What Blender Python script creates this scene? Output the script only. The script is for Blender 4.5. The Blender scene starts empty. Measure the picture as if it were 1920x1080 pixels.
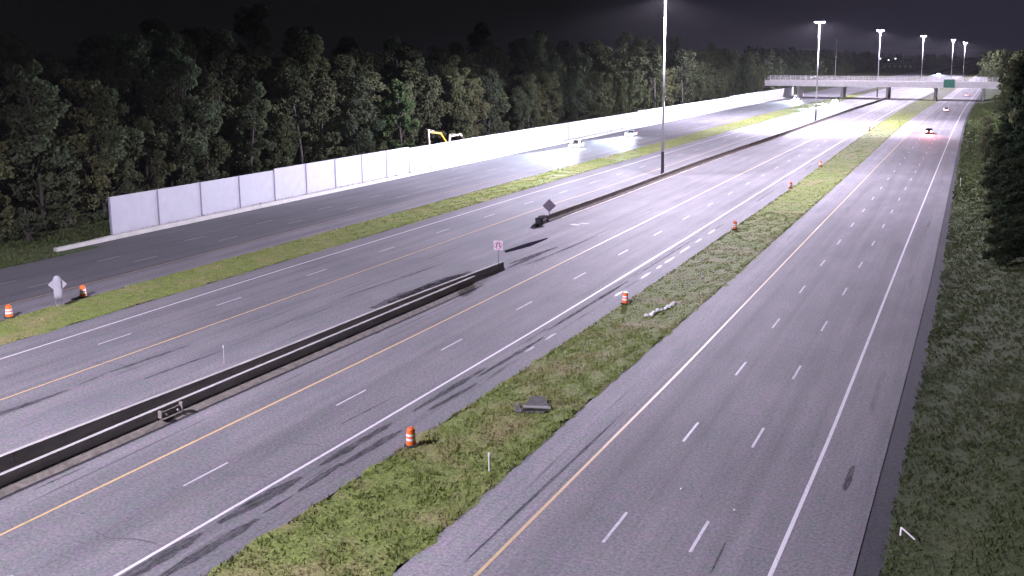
import bpy, math, random
import numpy as np
from mathutils import Vector, Matrix

# ------------------------------------------------------------------ camera, world, exposure
S = bpy.context.scene
COL = S.collection
PI = math.pi
CAM_H = 21.28
PITCH, YAW = math.radians(9.462), math.radians(23.409)
cd = bpy.data.cameras.new("camera")
cam = bpy.data.objects.new("camera", cd); COL.objects.link(cam)
cam.location = (0, 0, CAM_H)
cam.rotation_euler = (PI / 2 - PITCH, 0, YAW)
cd.sensor_width = 36; cd.lens = 36 * 1800 / 1920
cd.shift_x = (960 - 1050) / 1920; cd.shift_y = (400 - 540) / 1920
cd.clip_start = 0.5; cd.clip_end = 12000
S.camera = cam
S.view_settings.view_transform = 'Standard'; S.view_settings.look = 'None'
S.view_settings.exposure = 0.0; S.view_settings.gamma = 1.0

W = bpy.data.worlds.new("World"); S.world = W; W.use_nodes = True
wn = W.node_tree; wn.nodes.clear()
wo = wn.nodes.new('ShaderNodeOutputWorld'); bg = wn.nodes.new('ShaderNodeBackground')
tc = wn.nodes.new('ShaderNodeTexCoord')
vd = wn.nodes.new('ShaderNodeVectorMath'); vd.operation = 'DOT_PRODUCT'
vd.inputs[1].default_value = Vector((0.04, 1.0, 0.0)).normalized()
wn.links.new(tc.outputs['Generated'], vd.inputs[0])
cr = wn.nodes.new('ShaderNodeValToRGB')
cr.color_ramp.elements[0].position = 0.62; cr.color_ramp.elements[0].color = (0.0030, 0.0030, 0.0031, 1)
cr.color_ramp.elements[1].position = 1.0; cr.color_ramp.elements[1].color = (0.026, 0.023, 0.038, 1)
e = cr.color_ramp.elements.new(0.90); e.color = (0.0060, 0.0057, 0.0070, 1)
wn.links.new(vd.outputs['Value'], cr.inputs[0]); wn.links.new(cr.outputs[0], bg.inputs['Color'])
bg.inputs['Strength'].default_value = 1.0
wn.links.new(bg.outputs[0], wo.inputs[0])

LAMP_COL = (0.85, 0.765, 1.0)
MAST_W = 165000.0        # radiant power of one mast head (two lamps)

# ------------------------------------------------------------------ helpers
def tag(o, label=None, cat=None, group=None, kind=None):
    if label: o['label'] = label
    if cat: o['category'] = cat
    if group: o['group'] = group
    if kind: o['kind'] = kind
    return o

def empty(name, loc, rz=0.0, label=None, cat=None, group=None):
    o = bpy.data.objects.new(name, None); COL.objects.link(o)
    o.location = loc; o.rotation_euler = (0, 0, rz); o.empty_display_size = 0.3
    return tag(o, label, cat, group)

def link_mesh(name, me, mat, parent=None, smooth=False):
    if mat is not None: me.materials.append(mat)
    if smooth: me.polygons.foreach_set('use_smooth', [True] * len(me.polygons))
    o = bpy.data.objects.new(name, me); COL.objects.link(o)
    if parent: o.parent = parent
    return o

def copy_tree(o, parent=None):
    c = o.copy(); COL.objects.link(c); c.parent = parent
    for ch in list(o.children): copy_tree(ch, c)
    return c

class MB:
    def __init__(s): s.v = []; s.f = []
    def add(s, vs, fs):
        n = len(s.v); s.v += [tuple(p) for p in vs]; s.f += [tuple(i + n for i in q) for q in fs]; return s
    def box(s, c, d, rz=0, M=None):
        x, y, z = (k / 2 for k in d)
        vs = [Vector((sx * x, sy * y, sz * z)) for sz in (-1, 1) for sx, sy in ((-1, -1), (1, -1), (1, 1), (-1, 1))]
        R = Matrix.Rotation(rz, 3, 'Z') if M is None else M
        vs = [R @ p + Vector(c) for p in vs]
        return s.add(vs, [(3, 2, 1, 0), (4, 5, 6, 7), (0, 1, 5, 4), (1, 2, 6, 5), (2, 3, 7, 6), (3, 0, 4, 7)])
    def bar(s, a, b, w, h):
        a, b = Vector(a), Vector(b); d = b - a
        M = d.to_track_quat('X', 'Z').to_matrix()
        return s.box((a + b) / 2, (d.length, w, h), M=M)
    def tube(s, pts, rs, n=12, cap=True):
        pts = [Vector(p) for p in pts]; rings = []
        if not hasattr(rs, '__len__'): rs = [rs] * len(pts)
        for i, p in enumerate(pts):
            d = (pts[min(i + 1, len(pts) - 1)] - pts[max(i - 1, 0)]).normalized()
            M = d.to_track_quat('Z', 'Y').to_matrix()
            rings.append([M @ Vector((rs[i] * math.cos(2 * PI * k / n), rs[i] * math.sin(2 * PI * k / n), 0)) + p for k in range(n)])
        vs = [q for r in rings for q in r]; fs = []
        for i in range(len(pts) - 1):
            for k in range(n):
                k2 = (k + 1) % n
                fs.append((i * n + k, i * n + k2, (i + 1) * n + k2, (i + 1) * n + k))
        if cap: fs += [tuple(range(n - 1, -1, -1)), tuple((len(pts) - 1) * n + k for k in range(n))]
        return s.add(vs, fs)
    def loft(s, secs, closed_caps=True):
        n = len(secs[0]); vs = [p for q in secs for p in q]; fs = []
        for i in range(len(secs) - 1):
            for k in range(n):
                k2 = (k + 1) % n
                fs.append((i * n + k, i * n + k2, (i + 1) * n + k2, (i + 1) * n + k))
        if closed_caps: fs += [tuple(range(n - 1, -1, -1)), tuple((len(secs) - 1) * n + k for k in range(n))]
        return s.add(vs, fs)
    def prism(s, poly, axis, a, b):
        """poly: 2-D outline; axis 'y' -> (x,z) outline extruded along y, 'x' -> (y,z) along x, 'z' -> (x,y) along z"""
        def P(p, t): return {'y': (p[0], t, p[1]), 'x': (t, p[0], p[1]), 'z': (p[0], p[1], t)}[axis]
        return s.loft([[P(p, a) for p in poly], [P(p, b) for p in poly]])
    def build(s, name, mat, parent=None, smooth=False, bevel=0.0):
        me = bpy.data.meshes.new(name); me.from_pydata(s.v, [], s.f); me.validate(); 
        import bmesh
        bm = bmesh.new(); bm.from_mesh(me)
        bmesh.ops.recalc_face_normals(bm, faces=bm.faces)
        if bevel > 0:
            bmesh.ops.bevel(bm, geom=[e for e in bm.edges if len(e.link_faces) == 2 and e.calc_face_angle(0) > 0.5], offset=bevel, segments=2, affect='EDGES', clamp_overlap=True)
        bm.to_mesh(me); bm.free()
        return link_mesh(name, me, mat, parent, smooth)

def fast_mesh(name, verts, nper):
    """numpy verts (N*nper,3) each consecutive nper verts = one face"""
    N = len(verts) // nper
    me = bpy.data.meshes.new(name)
    me.vertices.add(len(verts)); me.vertices.foreach_set('co', verts.astype(np.float32).ravel())
    me.loops.add(len(verts)); me.loops.foreach_set('vertex_index', np.arange(len(verts), dtype=np.int32))
    me.polygons.add(N)
    me.polygons.foreach_set('loop_start', np.arange(0, len(verts), nper, dtype=np.int32))
    me.polygons.foreach_set('loop_total', np.full(N, nper, dtype=np.int32))
    me.update(calc_edges=True)
    return me

def curve(tab):
    ys = np.array([t[0] for t in tab], float); xs = np.array([t[1] for t in tab], float)
    def f(Y):
        Y = np.asarray(Y, float)
        r = np.interp(Y, ys, xs)
        r = np.where(Y > ys[-1], xs[-1] + 0.022 * (Y - ys[-1]), r)
        r = np.where(Y < ys[0], xs[0] + (Y - ys[0]) * (xs[1] - xs[0]) / (ys[1] - ys[0]), r)
        return r
    def g(Y):       # smoothed
        w = np.clip(0.06 * np.asarray(Y, float), 4, 30)
        return (f(Y) * 2 + f(Y - w) + f(Y + w) + f(Y - w / 2) + f(Y + w / 2)) / 6
    return g

# road alignment: x of each longitudinal feature against distance along the road
WALL = curve([(20, -91.3), (190, -91.1), (250, -90.4), (290, -89.7), (378, -88.6), (452, -86.6), (496, -85.2)])
M1U = curve([(0, -71.1), (160, -71.1), (200, -70.2), (309, -69.7), (363, -68.9), (426, -67.3), (478, -62.8)])
M1L = curve([(0, -65.0), (150, -64.9), (183, -64.4), (239, -63.1), (278, -62.6), (330, -61.6), (360, -60.2), (430, -58.5), (480, -56.3)])
YL1 = curve([(0, -75.3), (105, -75.4), (150, -74.4), (309, -73), (426, -70.6), (478, -66.2)])
WL0 = curve([(0, -86.3), (190, -86.2), (290, -85.2), (378, -84.2), (452, -82), (496, -80.4)])
WL1 = curve([(44, -62.1), (71, -62.6), (130, -62.3), (169, -61.4), (239, -60.4), (330, -58.8), (430, -55.8), (480, -53.6)])
YL2 = curve([(38, -54.6), (91, -54.9), (121, -55.0), (142, -54.2), (240, -53.0), (330, -51.4), (430, -48.4), (480, -46.4)])
D2C = curve([(44, -58.65), (123, -58.6), (169, -57.8), (239, -56.7), (330, -55.1), (430, -52.1), (480, -50.0)])
B1N = curve([(20, -43.2), (30, -42.95), (44, -42.7), (57, -42.4), (67, -42.2), (77, -41.95)])
B1F = curve([(20, -45.4), (31, -45.05), (40, -44.5), (50, -43.9), (59, -43.65), (66, -43.45), (71, -43.15), (77, -42.75), (83.5, -42.35)])
B2C = curve([(110, -49.6), (129, -49.15), (150, -48.9), (170, -48.75), (200, -48.1), (234, -46.9), (271, -45.8), (320, -44.9), (380, -43.4), (432, -41.2), (489, -39.4)])
YL3 = curve([(27, -38.9), (60, -38.35), (108, -38.15), (171, -38.0), (300, -37.3), (400, -36), (480, -34.4)])
D3C = curve([(34, -35.1), (58, -34.6), (95, -34.2), (171, -34.1), (300, -33.5), (400, -32.4), (480, -30.8)])
WL3 = curve([(26, -31.4), (41, -31.0), (66, -30.5), (106, -30.2), (202, -30.1), (300, -29.8), (400, -28.8), (480, -27.4)])
M2U = curve([(28, -28.0), (44, -27.5), (65, -27.0), (93, -26.65), (150, -26.5), (216, -27.0), (300, -27.4), (419, -26.8), (480, -25)])
M2L = curve([(31, -20.95), (56, -20.85), (88, -20.5), (152, -20.3), (306, -20.3), (401, -18.6), (450, -16.8), (480, -16.0)])
YL4 = curve([(32, -17.75), (61, -17.35), (119, -17.15), (206, -16.8), (300, -16.2), (400, -14.6), (480, -12.6)])
D4A = curve([(37, -13.9), (61, -13.7), (135, -13.45), (206, -13.1), (300, -12.7), (400, -11.3), (480, -9.4)])
D4B = curve([(38, -10.15), (99, -9.9), (206, -9.55), (300, -9.2), (400, -8.0), (480, -6.3)])
WL4 = curve([(37, -6.6), (53, -6.4), (114, -6.35), (190, -6.15), (288, -5.9), (400, -4.8), (480, -3.2)])
PE = curve([(39, -3.45), (64, -3.2), (95, -3.0), (148, -3.2), (300, -3.6), (400, -2.8), (480, -1.0)])
GE = curve([(39, -2.5), (64, -2.35), (86, -2.2), (109, -2.25), (150, -2.5), (236, -2.9), (325, -2.9), (416, -1.7), (480, 0.2)])
YS = np.concatenate([np.arange(-60, 140, 4), np.arange(140, 520, 10), np.arange(520, 3100, 60)]).astype(float)

# ------------------------------------------------------------------ materials
def newmat(name):
    m = bpy.data.materials.new(name); m.use_nodes = True
    nt = m.node_tree; b = nt.nodes['Principled BSDF']
    return m, nt, b
def noise(nt, scale, detail=3, rough=0.55, stretch=None, coord='Object'):
    t = nt.nodes.new('ShaderNodeTexCoord'); n = nt.nodes.new('ShaderNodeTexNoise')
    n.inputs['Scale'].default_value = scale; n.inputs['Detail'].default_value = detail; n.inputs['Roughness'].default_value = rough
    src = t.outputs[coord]
    if stretch:
        mp = nt.nodes.new('ShaderNodeMapping'); mp.inputs['Scale'].default_value = stretch
        nt.links.new(src, mp.inputs[0]); src = mp.outputs[0]
    nt.links.new(src, n.inputs['Vector'])
    return n.outputs['Fac']
def ramp(nt, fac, stops):
    r = nt.nodes.new('ShaderNodeValToRGB'); el = r.color_ramp.elements
    el[0].position, el[0].color = stops[0][0], (*stops[0][1], 1)
    el[1].position, el[1].color = stops[-1][0], (*stops[-1][1], 1)
    for p, c in stops[1:-1]:
        q = el.new(p); q.color = (*c, 1)
    nt.links.new(fac, r.inputs[0]); return r.outputs[0]
def g3(v): return (v, v, v)
def mixc(nt, fac, a, b, mode='MIX'):
    m = nt.nodes.new('ShaderNodeMix'); m.data_type = 'RGBA'; m.blend_type = mode
    for s, v in ((0, fac), (6, a), (7, b)):
        if isinstance(v, (int, float)): m.inputs[s].default_value = v
        elif isinstance(v, tuple): m.inputs[s].default_value = (*v, 1)
        else: nt.links.new(v, m.inputs[s])
    return m.outputs[2]
def bump(nt, b, h, strength, dist=0.02):
    n = nt.nodes.new('ShaderNodeBump'); n.inputs['Strength'].default_value = strength; n.inputs['Distance'].default_value = dist
    nt.links.new(h, n.inputs['Height']); nt.links.new(n.outputs[0], b.inputs['Normal'])
def simple(name, col, rough=0.6, var=0.15, scale=3.0, metal=0.0, spec=0.4, stretch=None):
    m, nt, b = newmat(name)
    f = noise(nt, scale, 4, 0.6, stretch)
    lo = tuple(c * (1 - var) for c in col); hi = tuple(min(1, c * (1 + var)) for c in col)
    nt.links.new(ramp(nt, f, [(0.3, lo), (0.7, hi)]), b.inputs['Base Color'])
    b.inputs['Roughness'].default_value = rough; b.inputs['Metallic'].default_value = metal
    b.inputs['Specular IOR Level'].default_value = spec
    return m
def emit(name, col, strength):
    m, nt, b = newmat(name)
    b.inputs['Base Color'].default_value = (*[c * 0.5 for c in col], 1)
    b.inputs['Emission Color'].default_value = (*col, 1); b.inputs['Emission Strength'].default_value = strength
    return m

def asphalt(name, base, tint=(1.0, 0.98, 1.0), bands=(), far_pale=None):
    """worn pavement: patches, long streaks of tyre wear, aggregate speckle, seams and tar smears at given x"""
    m, nt, b = newmat(name)
    big = noise(nt, 0.07, 3, 0.6)
    streak = noise(nt, 1.0, 4, 0.6, (0.75, 0.012, 1))
    blot = noise(nt, 1.0, 3, 0.6, (0.5, 0.11, 1))
    fine = noise(nt, 6.0, 2, 0.8)
    c = ramp(nt, big, [(0.3, tuple(base * t * 0.88 for t in tint)), (0.7, tuple(base * t * 1.1 for t in tint))])
    c = mixc(nt, 1.0, c, ramp(nt, streak, [(0.30, g3(0.78)), (0.50, g3(1.0)), (0.72, g3(1.14))]), 'MULTIPLY')
    c = mixc(nt, 1.0, c, ramp(nt, blot, [(0.3, (0.86, 0.88, 0.9)), (0.7, (1.12, 1.08, 1.08))]), 'MULTIPLY')
    c = mixc(nt, 1.0, c, ramp(nt, fine, [(0.25, (0.55, 0.57, 0.62)), (0.5, (1, 1, 1)), (0.75, (1.45, 1.4, 1.5))]), 'MULTIPLY')
    hue = noise(nt, 1.3, 3, 0.7)
    c = mixc(nt, 1.0, c, ramp(nt, hue, [(0.32, (0.90, 1.02, 0.93)), (0.5, (1, 1, 1)), (0.68, (1.10, 0.98, 1.10))]), 'MULTIPLY')
    t = nt.nodes.new('ShaderNodeTexCoord'); sp = nt.nodes.new('ShaderNodeSeparateXYZ'); nt.links.new(t.outputs['Object'], sp.inputs[0])
    for (x, w, thr, dark) in bands:
        d = nt.nodes.new('ShaderNodeMath'); d.operation = 'SUBTRACT'; nt.links.new(sp.outputs['X'], d.inputs[0]); d.inputs[1].default_value = x
        a = nt.nodes.new('ShaderNodeMath'); a.operation = 'ABSOLUTE'; nt.links.new(d.outputs[0], a.inputs[0])
        mr = nt.nodes.new('ShaderNodeMapRange'); mr.inputs['From Min'].default_value = w; mr.inputs['From Max'].default_value = w * 0.35
        nt.links.new(a.outputs[0], mr.inputs['Value'])
        nz = noise(nt, 1.0, 3, 0.6, (1.2, 0.10, x))
        m2 = nt.nodes.new('ShaderNodeMapRange'); m2.inputs['From Min'].default_value = thr; m2.inputs['From Max'].default_value = thr + 0.12
        nt.links.new(nz, m2.inputs['Value'])
        mu = nt.nodes.new('ShaderNodeMath'); mu.operation = 'MULTIPLY'; nt.links.new(mr.outputs[0], mu.inputs[0]); nt.links.new(m2.outputs[0], mu.inputs[1])
        c = mixc(nt, mu.outputs[0], c, tuple(base * dark * k for k in tint))
    if far_pale:      # pavement colour grows paler further up the road
        ym = nt.nodes.new('ShaderNodeMapRange'); ym.inputs['From Min'].default_value = far_pale[0]; ym.inputs['From Max'].default_value = far_pale[1]
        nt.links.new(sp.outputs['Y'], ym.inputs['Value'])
        c = mixc(nt, ym.outputs[0], c, mixc(nt, 1.0, c, g3(far_pale[2]), 'MULTIPLY'))
    nt.links.new(c, b.inputs['Base Color'])
    b.inputs['Roughness'].default_value = 0.8; b.inputs['Specular IOR Level'].default_value = 0.25
    bump(nt, b, fine, 0.35, 0.03)
    return m

def grass_mat(name, dark, mid, dry, drysplit=0.6):
    m, nt, b = newmat(name)
    p = noise(nt, 0.22, 4, 0.7); q = noise(nt, 1.6, 4, 0.7); s = noise(nt, 7.0, 2, 0.7)
    c = ramp(nt, q, [(0.3, dark), (0.65, mid)])
    c = mixc(nt, ramp(nt, p, [(drysplit - 0.1, g3(0)), (drysplit + 0.1, g3(1))]), c, dry)
    c = mixc(nt, 1.0, c, ramp(nt, s, [(0.3, g3(0.6)), (0.7, g3(1.4))]), 'MULTIPLY')
    nt.links.new(c, b.inputs['Base Color']); b.inputs['Roughness'].default_value = 0.85; b.inputs['Specular IOR Level'].default_value = 0.15
    bump(nt, b, q, 1.0, 0.12)
    return m

def leaf_mat(name, a, c2, rough=0.7):
    m, nt, b = newmat(name)
    n = noise(nt, 0.45, 3, 0.6)
    oi = nt.nodes.new('ShaderNodeObjectInfo')
    c = ramp(nt, n, [(0.35, a), (0.65, c2)])
    c = mixc(nt, 1.0, c, ramp(nt, oi.outputs['Random'], [(0, (0.75, 0.8, 0.8)), (1, (1.25, 1.2, 1.0))]), 'MULTIPLY')
    nt.links.new(c, b.inputs['Base Color']); b.inputs['Roughness'].default_value = 1.0; b.inputs['Specular IOR Level'].default_value = 0.02
    tr = nt.nodes.new('ShaderNodeBsdfTranslucent'); nt.links.new(c, tr.inputs['Color'])
    mx = nt.nodes.new('ShaderNodeMixShader'); mx.inputs[0].default_value = 0.42
    nt.links.new(b.outputs[0], mx.inputs[1]); nt.links.new(tr.outputs[0], mx.inputs[2])
    nt.links.new(mx.outputs[0], nt.nodes['Material Output'].inputs[0])
    return m

M = dict(
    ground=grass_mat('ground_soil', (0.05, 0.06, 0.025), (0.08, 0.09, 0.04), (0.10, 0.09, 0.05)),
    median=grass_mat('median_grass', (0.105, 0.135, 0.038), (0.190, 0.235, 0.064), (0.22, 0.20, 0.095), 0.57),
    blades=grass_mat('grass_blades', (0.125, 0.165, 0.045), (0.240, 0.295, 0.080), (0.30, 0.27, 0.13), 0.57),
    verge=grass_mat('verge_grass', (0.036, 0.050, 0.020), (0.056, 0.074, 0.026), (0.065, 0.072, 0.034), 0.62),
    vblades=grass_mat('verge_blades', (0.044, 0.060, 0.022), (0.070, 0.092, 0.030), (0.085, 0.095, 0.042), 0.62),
    road=asphalt('pavement_main', 0.155, (1.0, 0.99, 1.0), bands=[(-29.75, 0.32, 0.50, 0.45), (-28.6, 0.24, 0.53, 0.42), (-40.6, 0.12, 0.45, 0.55), (-51.9, 0.2, 0.52, 0.55), (-49.4, 0.14, 0.52, 0.55), (-46.6, 0.10, 0.5, 0.6), (-36.6, 0.3, 0.6, 0.75), (-62.9, 0.12, 0.5, 0.7)]),
    roadl=asphalt('pavement_left', 0.088, (0.97, 0.97, 1.0), bands=[(-73.0, 0.15, 0.5, 0.7)], far_pale=(95, 160, 1.75)),
    roadr=asphalt('pavement_right', 0.175, (1.0, 0.98, 1.0), bands=[(-18.6, 0.35, 0.45, 0.72), (-4.7, 0.22, 0.55, 0.45), (-19.9, 0.2, 0.5, 1.25), (-15.6, 0.5, 0.5, 0.8)]),
    shoulder=asphalt('pavement_shoulder', 0.215, (1.0, 0.98, 1.0), bands=[(-19.3, 0.12, 0.5, 0.6)]),
    shl=asphalt('pavement_left_shoulder', 0.145, (1.0, 0.98, 1.0)),
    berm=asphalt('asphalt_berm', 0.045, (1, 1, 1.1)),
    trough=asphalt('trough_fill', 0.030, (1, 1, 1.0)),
    conc=simple('concrete', (0.33, 0.315, 0.30), 0.85, 0.22, 1.3, stretch=(1, 0.3, 3)),
    concd=simple('concrete_dirty', (0.20, 0.18, 0.16), 0.9, 0.3, 2.0, stretch=(1, 0.4, 2)),
    concb=simple('bridge_concrete', (0.86, 0.84, 0.84), 0.75, 0.10, 0.8),
    concl=simple('concrete_pale', (0.36, 0.35, 0.32), 0.8, 0.12, 0.7),
    wall=simple('wall_panel_white', (0.35, 0.345, 0.375), 0.7, 0.06, 0.8),
    joint=simple('wall_joint', (0.15, 0.145, 0.18), 0.8, 0.2, 2.0),
    steel=simple('galvanized_steel', (0.50, 0.50, 0.50), 0.45, 0.15, 2.0, metal=0.6),
    steeld=simple('dark_steel', (0.10, 0.10, 0.12), 0.6, 0.2, 3.0, metal=0.3),
    bark=simple('bark', (0.036, 0.031, 0.026), 0.9, 0.3, 3.0, stretch=(1, 1, 0.2)),
    leafA=leaf_mat('leaves_mid', (0.054, 0.064, 0.040), (0.082, 0.096, 0.055)),
    leafB=leaf_mat('leaves_olive', (0.064, 0.070, 0.042), (0.098, 0.105, 0.060)),
    leafC=leaf_mat('leaves_bright', (0.046, 0.068, 0.032), (0.078, 0.112, 0.046)),
    needle=leaf_mat('needles', (0.018, 0.026, 0.016), (0.035, 0.045, 0.026)),
    white=simple('white_paint', (0.80, 0.79, 0.78), 0.5, 0.06, 4.0),
    orange=simple('orange_plastic', (0.80, 0.16, 0.03), 0.45, 0.1, 4.0),
    rubber=simple('black_rubber', (0.03, 0.03, 0.03), 0.8, 0.2, 5.0),
    black=simple('black_print', (0.02, 0.02, 0.02), 0.5, 0.1, 5.0),
    red=simple('red_print', (0.45, 0.06, 0.12), 0.5, 0.1, 5.0),
    green=simple('green_sign', (0.01, 0.20, 0.13), 0.45, 0.08, 2.0),
    yellow=simple('yellow_machine', (0.75, 0.42, 0.05), 0.5, 0.15, 1.5),
    cream=simple('cream_machine', (0.75, 0.70, 0.58), 0.5, 0.12, 1.5),
    glass=simple('dark_glass', (0.015, 0.017, 0.02), 0.08, 0.1, 1.0, spec=0.8),
    carw=simple('car_paint_white', (0.78, 0.78, 0.76), 0.25, 0.03, 1.0, spec=0.6),
    cary=simple('car_paint_cream', (0.80, 0.78, 0.55), 0.25, 0.03, 1.0, spec=0.6),
    card=simple('car_paint_dark', (0.06, 0.06, 0.07), 0.25, 0.05, 1.0, spec=0.6),
    cars=simple('car_paint_silver', (0.45, 0.45, 0.47), 0.3, 0.05, 1.0, spec=0.6),
    cloth=simple('cover_cloth', (0.27, 0.265, 0.29), 0.8, 0.08, 5.0),
    signback=simple('sign_back', (0.16, 0.13, 0.17), 0.6, 0.35, 6.0, metal=0.2),
    lampglow=emit('mast_lens', (0.93, 0.90, 1.0), 1500.0),
    headglow=emit('headlamp_lens', (0.88, 0.92, 1.0), 5000.0),
    tailglow=emit('taillamp_lens', (1.0, 0.03, 0.02), 25.0),
    brakeglow=emit('brakelamp_lens', (1.0, 0.22, 0.16), 1500.0),
)

def line_mat(name, col, wear):
    m, nt, b = newmat(name)
    n = noise(nt, 1.0, 4, 0.75, (5, 1.2, 1)); f = noise(nt, 14.0, 2, 0.8)
    c = ramp(nt, n, [(wear - 0.10, tuple(k * 0.45 for k in col)), (wear + 0.12, col)])
    c = mixc(nt, 1.0, c, ramp(nt, f, [(0.3, g3(0.75)), (0.7, g3(1.1))]), 'MULTIPLY')
    nt.links.new(c, b.inputs['Base Color']); b.inputs['Roughness'].default_value = 0.6
    return m
M['lw'] = line_mat('line_white', (0.64, 0.62, 0.65), 0.33)
M['lww'] = line_mat('line_white_worn', (0.30, 0.29, 0.31), 0.45)
M['lwd'] = line_mat('line_white_dash', (0.50, 0.48, 0.52), 0.38)
M['ly'] = line_mat('line_yellow', (0.56, 0.40, 0.20), 0.33)
M['lyw'] = line_mat('line_yellow_worn', (0.36, 0.28, 0.19), 0.42)

# ------------------------------------------------------------------ ground, roads, markings
def strip(name, L, R, z, mat, ys=YS, kind='structure', zr=None):
    l = L(ys) if callable(L) else np.full_like(ys, L); r = R(ys) if callable(R) else np.full_like(ys, R)
    b = MB(); vs = []; fs = []
    for i, y in enumerate(ys): vs += [(l[i], y, z), (r[i], y, z if zr is None else zr)]
    for i in range(len(ys) - 1): fs.append((2 * i, 2 * i + 1, 2 * i + 3, 2 * i + 2))
    b.add(vs, fs); o = b.build(name, mat)
    if kind: o['kind'] = kind
    return o
g = MB(); g.add([(-3500, -300, -0.35), (2500, -300, -0.35), (2500, 6000, -0.35), (-3500, 6000, -0.35)], [(0, 1, 2, 3)])
g.build('ground', M['ground'])['kind'] = 'structure'
off = lambda c, d: (lambda Y: c(Y) + d)
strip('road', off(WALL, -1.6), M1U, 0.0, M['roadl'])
strip('road', M1L, M2U, 0.0, M['road'])
strip('road', M2L, PE, 0.0, M['roadr'])
strip('road_shoulder', M2L, off(YL4, -0.35), 0.004, M['shoulder'])
strip('road_shoulder', off(YL1, 0.3), M1U, 0.004, M['shl'])
strip('asphalt_berm', off(PE, 0.0), off(GE, 0.25), -0.03, M['berm'])

def marks(name, mat, c, w, z=0.009, dashes=None, y0=-60, y1=900):
    b = MB()
    if dashes:
        for s in dashes:
            ys = np.array([s, s + 1.5, s + 3.05]); x = c(ys)
            vs = []
            for i in range(3): vs += [(x[i] - w / 2, ys[i], z), (x[i] + w / 2, ys[i], z)]
            b.add(vs, [(0, 1, 3, 2), (2, 3, 5, 4)])
    else:
        ys = YS[(YS >= y0) & (YS <= y1)]; x = c(ys); vs = []; fs = []
        for i, y in enumerate(ys): vs += [(x[i] - w / 2, y, z), (x[i] + w / 2, y, z)]
        for i in range(len(ys) - 1): fs.append((2 * i, 2 * i + 1, 2 * i + 3, 2 * i + 2))
        b.add(vs, fs)
    o = b.build(name, mat); o['kind'] = 'structure'; return o
def series(y, n=60, back=5): return [y + 12.19 * k for k in range(-back, n)]
marks('road_marking', M['lyw'], YL1, 0.16)
marks('road_marking', M['lww'], lambda Y: YL1(Y) - 3.7, 0.13, dashes=series(59.5))
marks('road_marking', M['lww'], lambda Y: YL1(Y) - 7.35, 0.13, dashes=series(58.0))
marks('road_marking', M['lw'], WL1, 0.17); marks('road_marking', M['ly'], YL2, 0.15)
marks('road_marking', M['lwd'], D2C, 0.14, dashes=series(49.3))
marks('road_marking', M['ly'], YL3, 0.17); marks('road_marking', M['lw'], WL3, 0.19)
marks('road_marking', M['lwd'], D3C, 0.14, dashes=series(33.8))
marks('road_marking', M['ly'], YL4, 0.17); marks('road_marking', M['lw'], WL4, 0.19)
marks('road_marking', M['lwd'], D4A, 0.15, dashes=series(36.9)); marks('road_marking', M['lwd'], D4B, 0.15, dashes=series(37.6))

# pale wet patches, tar smears and dark patches lying on the pavement
def blob(name, mat, pts, z, kind='structure', label=None, cat=None):
    rnd = random.Random(len(pts) * 31 + int(pts[0][1] * 10)); b = MB()
    for (x, y, rx, ry) in pts:
        n = 14; vs = [(x, y, z)] + [(x + rx * math.cos(2 * PI * k / n) * rnd.uniform(.7, 1.1), y + ry * math.sin(2 * PI * k / n) * rnd.uniform(.7, 1.1), z) for k in range(n)]
        b.add(vs, [(0, 1 + k, 1 + (k + 1) % n) for k in range(n)])
    o = b.build(name, mat); o['kind'] = kind; return o
wet = simple('pale_residue', (0.34, 0.34, 0.37), 0.6, 0.3, 3.0)
blob('road_blotch', wet, [(-28.45, 79, .16, 1.1), (-28.5, 86.8, .13, 1.6), (-28.45, 91, .12, .9), (-28.45, 94.5, .14, 1.8), (-28.5, 100.5, .14, 2.2), (-28.5, 106, .13, 1.6), (-28.5, 112, .15, 1.8), (-28.7, 64.5, .12, 1.2), (-28.8, 61, .10, .9), (-45.6, 110, .7, .5), (-44.8, 111.2, .8, .3)], 0.012)
blob('road_blotch', simple('tar_stain', (0.045, 0.047, 0.045), 1.0, 0.3, 2.0, spec=0.0), [(-41.3, 60, .05, .4)], 0.013)

sm, snt, sb = newmat('dark_smear')
sn = noise(snt, 1.0, 5, 0.75, (5.0, 0.9, 1)); sb.inputs['Base Color'].default_value = (0.045, 0.045, 0.048, 1); sb.inputs['Roughness'].default_value = 1.0; sb.inputs['Specular IOR Level'].default_value = 0.0
tr_ = snt.nodes.new('ShaderNodeBsdfTransparent'); mx_ = snt.nodes.new('ShaderNodeMixShader')
snt.links.new(ramp(snt, sn, [(0.30, g3(0)), (0.66, g3(0.72))]), mx_.inputs[0]); snt.links.new(tr_.outputs[0], mx_.inputs[1]); snt.links.new(sb.outputs[0], mx_.inputs[2])
snt.links.new(mx_.outputs[0], snt.nodes['Material Output'].inputs[0])
smz = .0105
def smear(pts, w):
    b = MB(); rr = random.Random(int(pts[0][1] * 7)); n = 12; L = []; R = []
    for i in range(n + 1):
        f = i / n; x = pts[0][0] + (pts[1][0] - pts[0][0]) * f; y = pts[0][1] + (pts[1][1] - pts[0][1]) * f
        ww = w * (math.sin(PI * min(max(f, .03), .97)) ** .45) * rr.uniform(.65, 1.1)
        L.append((x - ww, y, .0115)); R.append((x + ww, y, .0115))
    global smz; smz += .00012; L = [(p[0], p[1], smz) for p in L]; R = [(p[0], p[1], smz) for p in R]
    b.add(L + R, [(i, n + 1 + i, n + 2 + i, i + 1) for i in range(n)]); b.build('road_blotch', sm)['kind'] = 'structure'
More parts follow.
